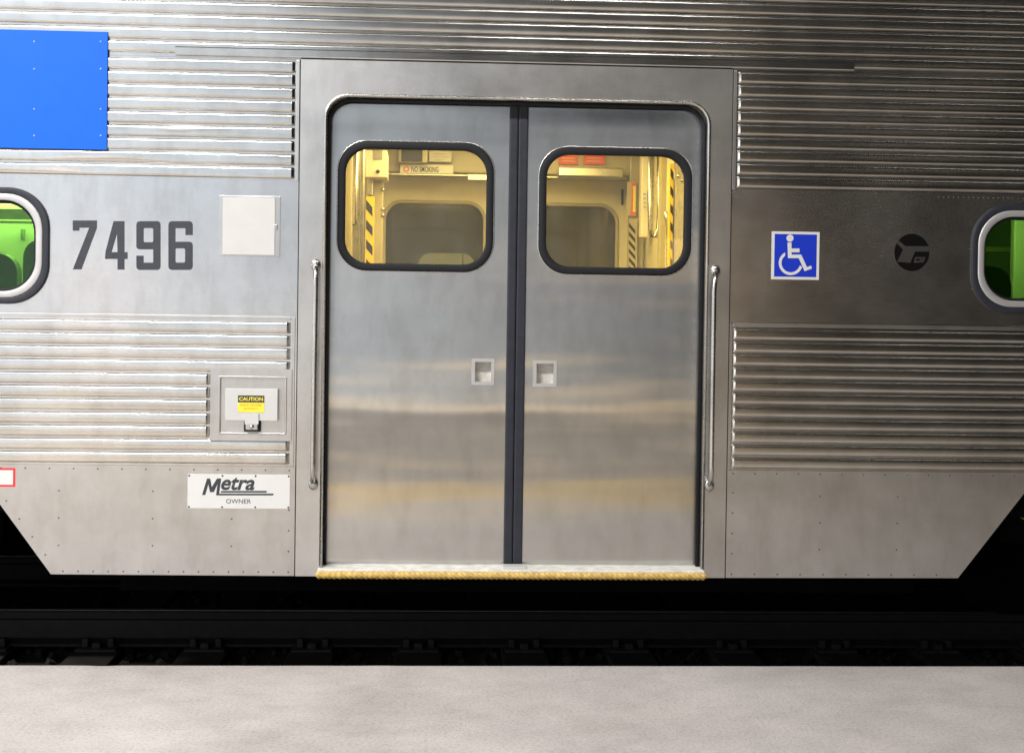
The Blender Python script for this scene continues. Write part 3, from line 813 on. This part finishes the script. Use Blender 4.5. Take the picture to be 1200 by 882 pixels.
ibox('notice', (503, 177), (529, 190), 2.56, 0.02, 'grey_white', hb)
for (a, b) in (((509, 180), (524, 181.2)), ((507, 183.5), (526, 184.6)), ((509, 187), (520, 188))):
    ibox('notice_line', a, b, 2.556, 0.003, 'cream_trim', hb)
ibox('notice', (655, 182), (677, 193), 2.60, 0.012, 'orange_label', hb)
ibox('notice', (684, 181), (709, 193), 2.60, 0.012, 'orange_label', hb)
for (a, b) in (((658, 185), (674, 186)), ((658, 188.5), (674, 189.5)), ((688, 185), (705, 186)), ((688, 188.5), (705, 189.5))):
    ibox('notice_line', a, b, 2.597, 0.002, 'cream_wall', hb)
dc = ibox('door_closer', (655, 195.5), (731, 208), 2.50, 0.075, 'steel_inside', None, 0.008)
ibox('closer_arm', (548, 204), (572, 212), 2.50, 0.05, 'steel_inside', None, 0.006)
# left side: door pocket, mechanism box and hazard post
mb = ibox('mechanism_box', (427, 176), (453.5, 208), 1.9, 0.25, 'cream_wall', None, 0.006)
bx, bz = W(443, 201, 1.895)
bm = bmesh.new(); bmesh.ops.create_uvsphere(bm, u_segments=12, v_segments=8, radius=0.011)
for v in bm.verts: v.co += Vector((bx, 1.893, bz))
from_bm('bolt', bm, 'hazard_black', mb, True)
ibox('mirror', (438, 176), (448, 187), 1.894, 0.005, 'steel_bright', mb)
ibox('door_post', (433, 208.5), (447, 420), 2.1, 0.08, 'cream_trim', None, 0.01)
for py in (222, 245, 252):
    ax, az = W(448.5, py, 2.08)
    bm = bmesh.new(); bmesh.ops.create_uvsphere(bm, u_segments=12, v_segments=8, radius=0.012)
    for v in bm.verts: v.co += Vector((ax, 2.1, az))
    part(from_bm('roller', bm, 'steel_bright', None, True))
def hazard_post(x0p, x1p, Y, y_top, y_bot, depth=0.05, period=24, face_x=False, colb='hazard_black', base='hazard_yellow'):
    hp = ibox('hazard_post', (x0p, y_top), (x1p, y_bot), Y, depth, base, None)
    bm = bmesh.new()
    py = y_top+4
    while py < y_bot-14:
        vs = [bm.verts.new((*[0]*3,)) for _ in range(4)]
        for v, (a, b) in zip(vs, ((x0p, py), (x1p, py+9), (x1p, py+9+period*0.48), (x0p, py+period*0.48))):
            x, z = W(a, b, Y-0.0015); v.co = Vector((x, Y-0.0015, z))
        bm.faces.new(vs)
        py += period
    from_bm('hazard_stripes', bm, colb, hp)
    return hp
hazard_post(429, 436.5, 2.0, 230, 410, 0.06, 23)
ibox('door_post', (430, 208.5), (437, 229.7), 2.0, 0.06, 'steel_inside', None, 0.006)
for (a, b, Y) in ((404, 410, 1.3), (412.5, 419, 1.5), (421, 425.5, 1.7)):
    ibox('pocket_post', (a, 150), (b, 420), Y, 0.06, 'steel_inside' if a > 405 else 'cream_trim', None, 0.012)
tx, tz = W(417.5, 150, 1.45); bx, bz = W(417.5, 262, 1.45)
part(tube('hand_hold', [(tx, 1.45, tz), (tx, 1.45, bz+0.03), (tx, 1.46, bz+0.008), (tx-0.012, 1.48, bz)], 0.012, 'steel_bright', None, 10))
# right side: posts, hand hold, notices and hazard stripes along the bulkhead
ibox('door_post', (739, 150), (752, 420), 2.60, 0.07, 'cream_trim', None, 0.008)
nt_ = ibox('post_notice', (735, 213), (745.5, 253), 2.57, 0.02, 'cream_trim', None)
ibox('notice_face', (741.8, 218), (744.8, 248.5), 2.567, 0.002, 'yellow_label', nt_)
for a, b in (((740, 214.5), (745.3, 217.8)), ((738.5, 248.7), (745.3, 252)), ((740.2, 218.2), (741.5, 248.5))):
    ibox('notice_edge', a, b, 2.567, 0.002, 'orange_label', nt_)
hazard_post(737, 744.5, 2.55, 257, 420, 0.05, 10, False, 'hazard_black', 'cream_trim')
ibox('hinge', (728.5, 222), (730.5, 240), fy0-0.02, 0.018, 'hazard_black', None)
ibox('pocket_post', (752.5, 150), (759.5, 278), 2.3, 0.08, 'cream_wall', None, 0.008)
sg2 = ibox('post_sign', (752.8, 224), (758, 246), 2.29, 0.006, 'white_paint', None)
for k in range(4):
    ibox('sign_mark', (754, 226.5+k*5), (757, 228.8+k*5), 2.287, 0.002, 'cream_trim', sg2)
pts = []
for px, py in ((762, 150), (762, 255), (762.4, 268), (764.5, 277), (768, 277.5), (771.5, 268), (772.5, 250), (772.5, 150)):
    x, z = W(px, py, 2.0); pts.append((x, 2.0, z))
part(tube('hand_hold', pts, 0.013, 'steel_bright', None, 10))
ibox('pocket_post', (774.5, 150), (780, 420), 1.85, 0.06, 'cream_trim', None, 0.01)
pts = [(*W(781.5, py, 1.7),) for py in (248, 256, 266, 420)]
pts = [(x+dx_, 1.7, z) for (x, z), dx_ in zip(pts, (-0.004, 0.0, 0.008, 0.008))]
part(tube('hand_hold', pts, 0.012, 'steel_bright', None, 10))
hazard_post(785.5, 791, 1.45, 192, 420, 0.05, 21)
ibox('door_post', (792, 150), (806, 420), 1.30, 0.05, 'steel_inside', None, 0.006)
for px, py in ((797, 190), (801, 199), (796, 206), (801, 211)):
    x, z = W(px, py, 1.28)
    bm = bmesh.new(); bmesh.ops.create_uvsphere(bm, u_segments=10, v_segments=6, radius=0.011)
    for v in bm.verts: v.co += Vector((x, 1.292, z))
    part(from_bm('roller', bm, 'steel_bright', None, True))
# ceiling light of the vestibule
lt = part(box('ceiling_light', 0.05, 0.62, 0.8, 2.1, CEIL_Z-0.05, CEIL_Z-0.001, 'tube_warm', None, 0.02))
a_ = area('vestibule_lamp', (0.335, 1.35, CEIL_Z-0.06), (0.335, 1.45, 0), 1.2, 1.6, 72, (1.0, 0.76, 0.27))
# saloons behind the green windows
for x0, x1 in ((XL, VX0-0.052), (VX1+0.052, XR)):
    part(box('saloon_ceiling', x0, x1, 0.11, fy0-0.002, CZ+0.72, CZ+0.76, 'saloon_wall'))
    part(box('window_ledge', x0, x1, fy0-0.09, fy0+0.028, CZ+0.43, CZ+0.46, 'grey_white', None, 0.006))
# left saloon: lit lamp, wall panel and seats
part(box('saloon_light', -3.2, -1.0, 1.5, 1.8, CZ+0.55, CZ+0.66, 'tube_white', None, 0.01))
area('saloon_lamp', (-2.2, 1.4, CZ+0.62), (-2.2, 1.8, 0), 2.2, 0.8, 85, (0.95, 1.0, 0.85))
wp = ibox('partition_panel', (-120, 259), (75, 420), 1.2, 0.04, 'saloon_wall', None, 0.01)
ibox('panel_cap', (-120, 256), (75, 259), 1.19, 0.06, 'grey_white', wp, 0.004)
ibox('coat_hook', (24, 268), (27.5, 281), 1.17, 0.03, 'seat_vinyl', wp, 0.004)
def seat(x0, x1, Y, zt, lean=0.0):
    zb = FLOOR_Z+0.56
    o = part(plate('seat_back', rrect(x0, x1, zb, zt, 0.09, 6), [], Y, Y+0.08, 'seat_vinyl'))
    plate('seat_cushion', rrect(x0, x1, zb-0.14, zb-0.003, 0.04, 4), [], Y-0.45, Y+0.06, 'seat_vinyl', o)
    box('seat_base', x0+0.1, x1-0.1, Y-0.35, Y, FLOOR_Z+0.261, zb-0.142, 'cream_trim', o)
    return o
seat(WX(-60, 300, 0.8), WX(20, 300, 0.8), 0.8, WZ(10, 297, 0.8))
seat(WX(27, 300, 1.0), WX(95, 300, 1.0), 1.0, WZ(40, 280, 1.0))
# right saloon: dim, with a bright pole and partition
area('saloon_lamp', (2.78, 0.75, CZ+0.60), (2.95, 1.1, 0.9), 0.4, 0.25, 4.5, (0.95, 1.0, 0.8))
area('saloon_lamp', (4.2, 1.7, CZ+0.66), (3.4, 1.9, 0.5), 1.0, 0.5, 5, (0.95, 1.0, 0.8))  # weak fill added to lift the dark background
ibox('partition_panel', (1130, 250), (1187, 420), 2.2, 0.04, 'seat_vinyl', None, 0.01)
pr = ibox('grab_post', (1190, 200), (1203, 420), 1.1, 0.05, 'grey_white', None, 0.01)
ibox('panel_cap', (1150, 289), (1192, 296), 1.6, 0.05, 'cream_trim', None, 0.006)
seat(WX(1100, 330, 0.6), WX(1185, 330, 0.6), 0.6, WZ(1160, 312, 0.6))

# ---- bogies at both ends of the skirts
def bogie(xc):
    f = bmesh.new()
    add_box(f, xc-1.15, xc+1.15, 0.28, 0.42, 0.42, 0.58, 0.03)
    add_box(f, xc-0.30, xc+0.30, 0.26, 0.44, 0.22, 0.45, 0.03)
    o = part(from_bm('bogie_frame', f, 'underframe'))
    for dx_ in (-0.85, 0.85):
        for yc in (0.88, 2.42):
            f = bmesh.new(); f_ = bmesh.ops.create_cone(f, cap_ends=True, segments=40, radius1=0.44, radius2=0.44, depth=0.10)
            for v in f.verts: v.co = Vector((xc+dx_+v.co.x, yc+v.co.z, RT+0.445+v.co.y))
            from_bm('wheel', f, 'underframe', o)
        f = bmesh.new(); add_box(f, xc+dx_-0.16, xc+dx_+0.16, 0.30, 0.50, 0.26, 0.56, 0.03)
        from_bm('axle_box', f, 'underframe', o)
bogie(-3.35); bogie(3.72)
hx, hz = W(1191, 589, 0.2)
part(tube('brake_hose', [(hx, 0.2, hz+0.3), (hx, 0.2, hz), (hx+0.03, 0.22, hz-0.05), (hx+0.1, 0.3, hz-0.08)], 0.02, 'hazard_yellow', None, 8))

# ================================================================== car on the next track, seen through the opposite door windows
NY = 5.2
ncar = tag(empty('neighbouring_car', (0.5, NY, 0)), 'dark train car with one lit window, seen through the far door window', 'train car')
nx0, nz1 = W(490, 296, NY); nx1 = WX(557, 296, NY); nz0 = nz1-0.55
ho = rrect(nx0, nx1, nz0, nz1, 0.1, 6)
o = plate('wall', rect(-6, 8, 0.35, 4.0), [ho], NY, NY+0.05, 'dark_car'); adopt(o, ncar)
o = plate('window', ho, [], NY+0.02, NY+0.03, 'far_window_glow'); adopt(o, ncar)
o = box('window_bar', nx0+(nx1-nx0)*0.77, nx0+(nx1-nx0)*0.79, NY+0.005, NY+0.019, nz0, nz1, 'white_paint'); adopt(o, ncar)

# ---- words for the parts that look unlike the rest of the car
PART_LABELS = {'blue_panel': 'bright blue riveted panel over the fluting', 'owner_sign': 'white owner sign plate screwed to the skirt',
    'accessibility_sign': 'blue and white wheelchair sign', 'round_emblem': 'round black emblem sticker', 'access_plate': 'square pale access plate beside the car number',
    'switch_recess': 'recessed door switch with a flap and yellow caution label', 'red_label': 'small white label with a red border',
    'step_tread': 'pale step with worn yellow nosing', 'drip_rail': 'steel drip rail over the doors'}
for o in bpy.data.objects:
    k = o.name.split('.')[0]
    if k in PART_LABELS and o.parent == car: o['label'] = PART_LABELS[k]
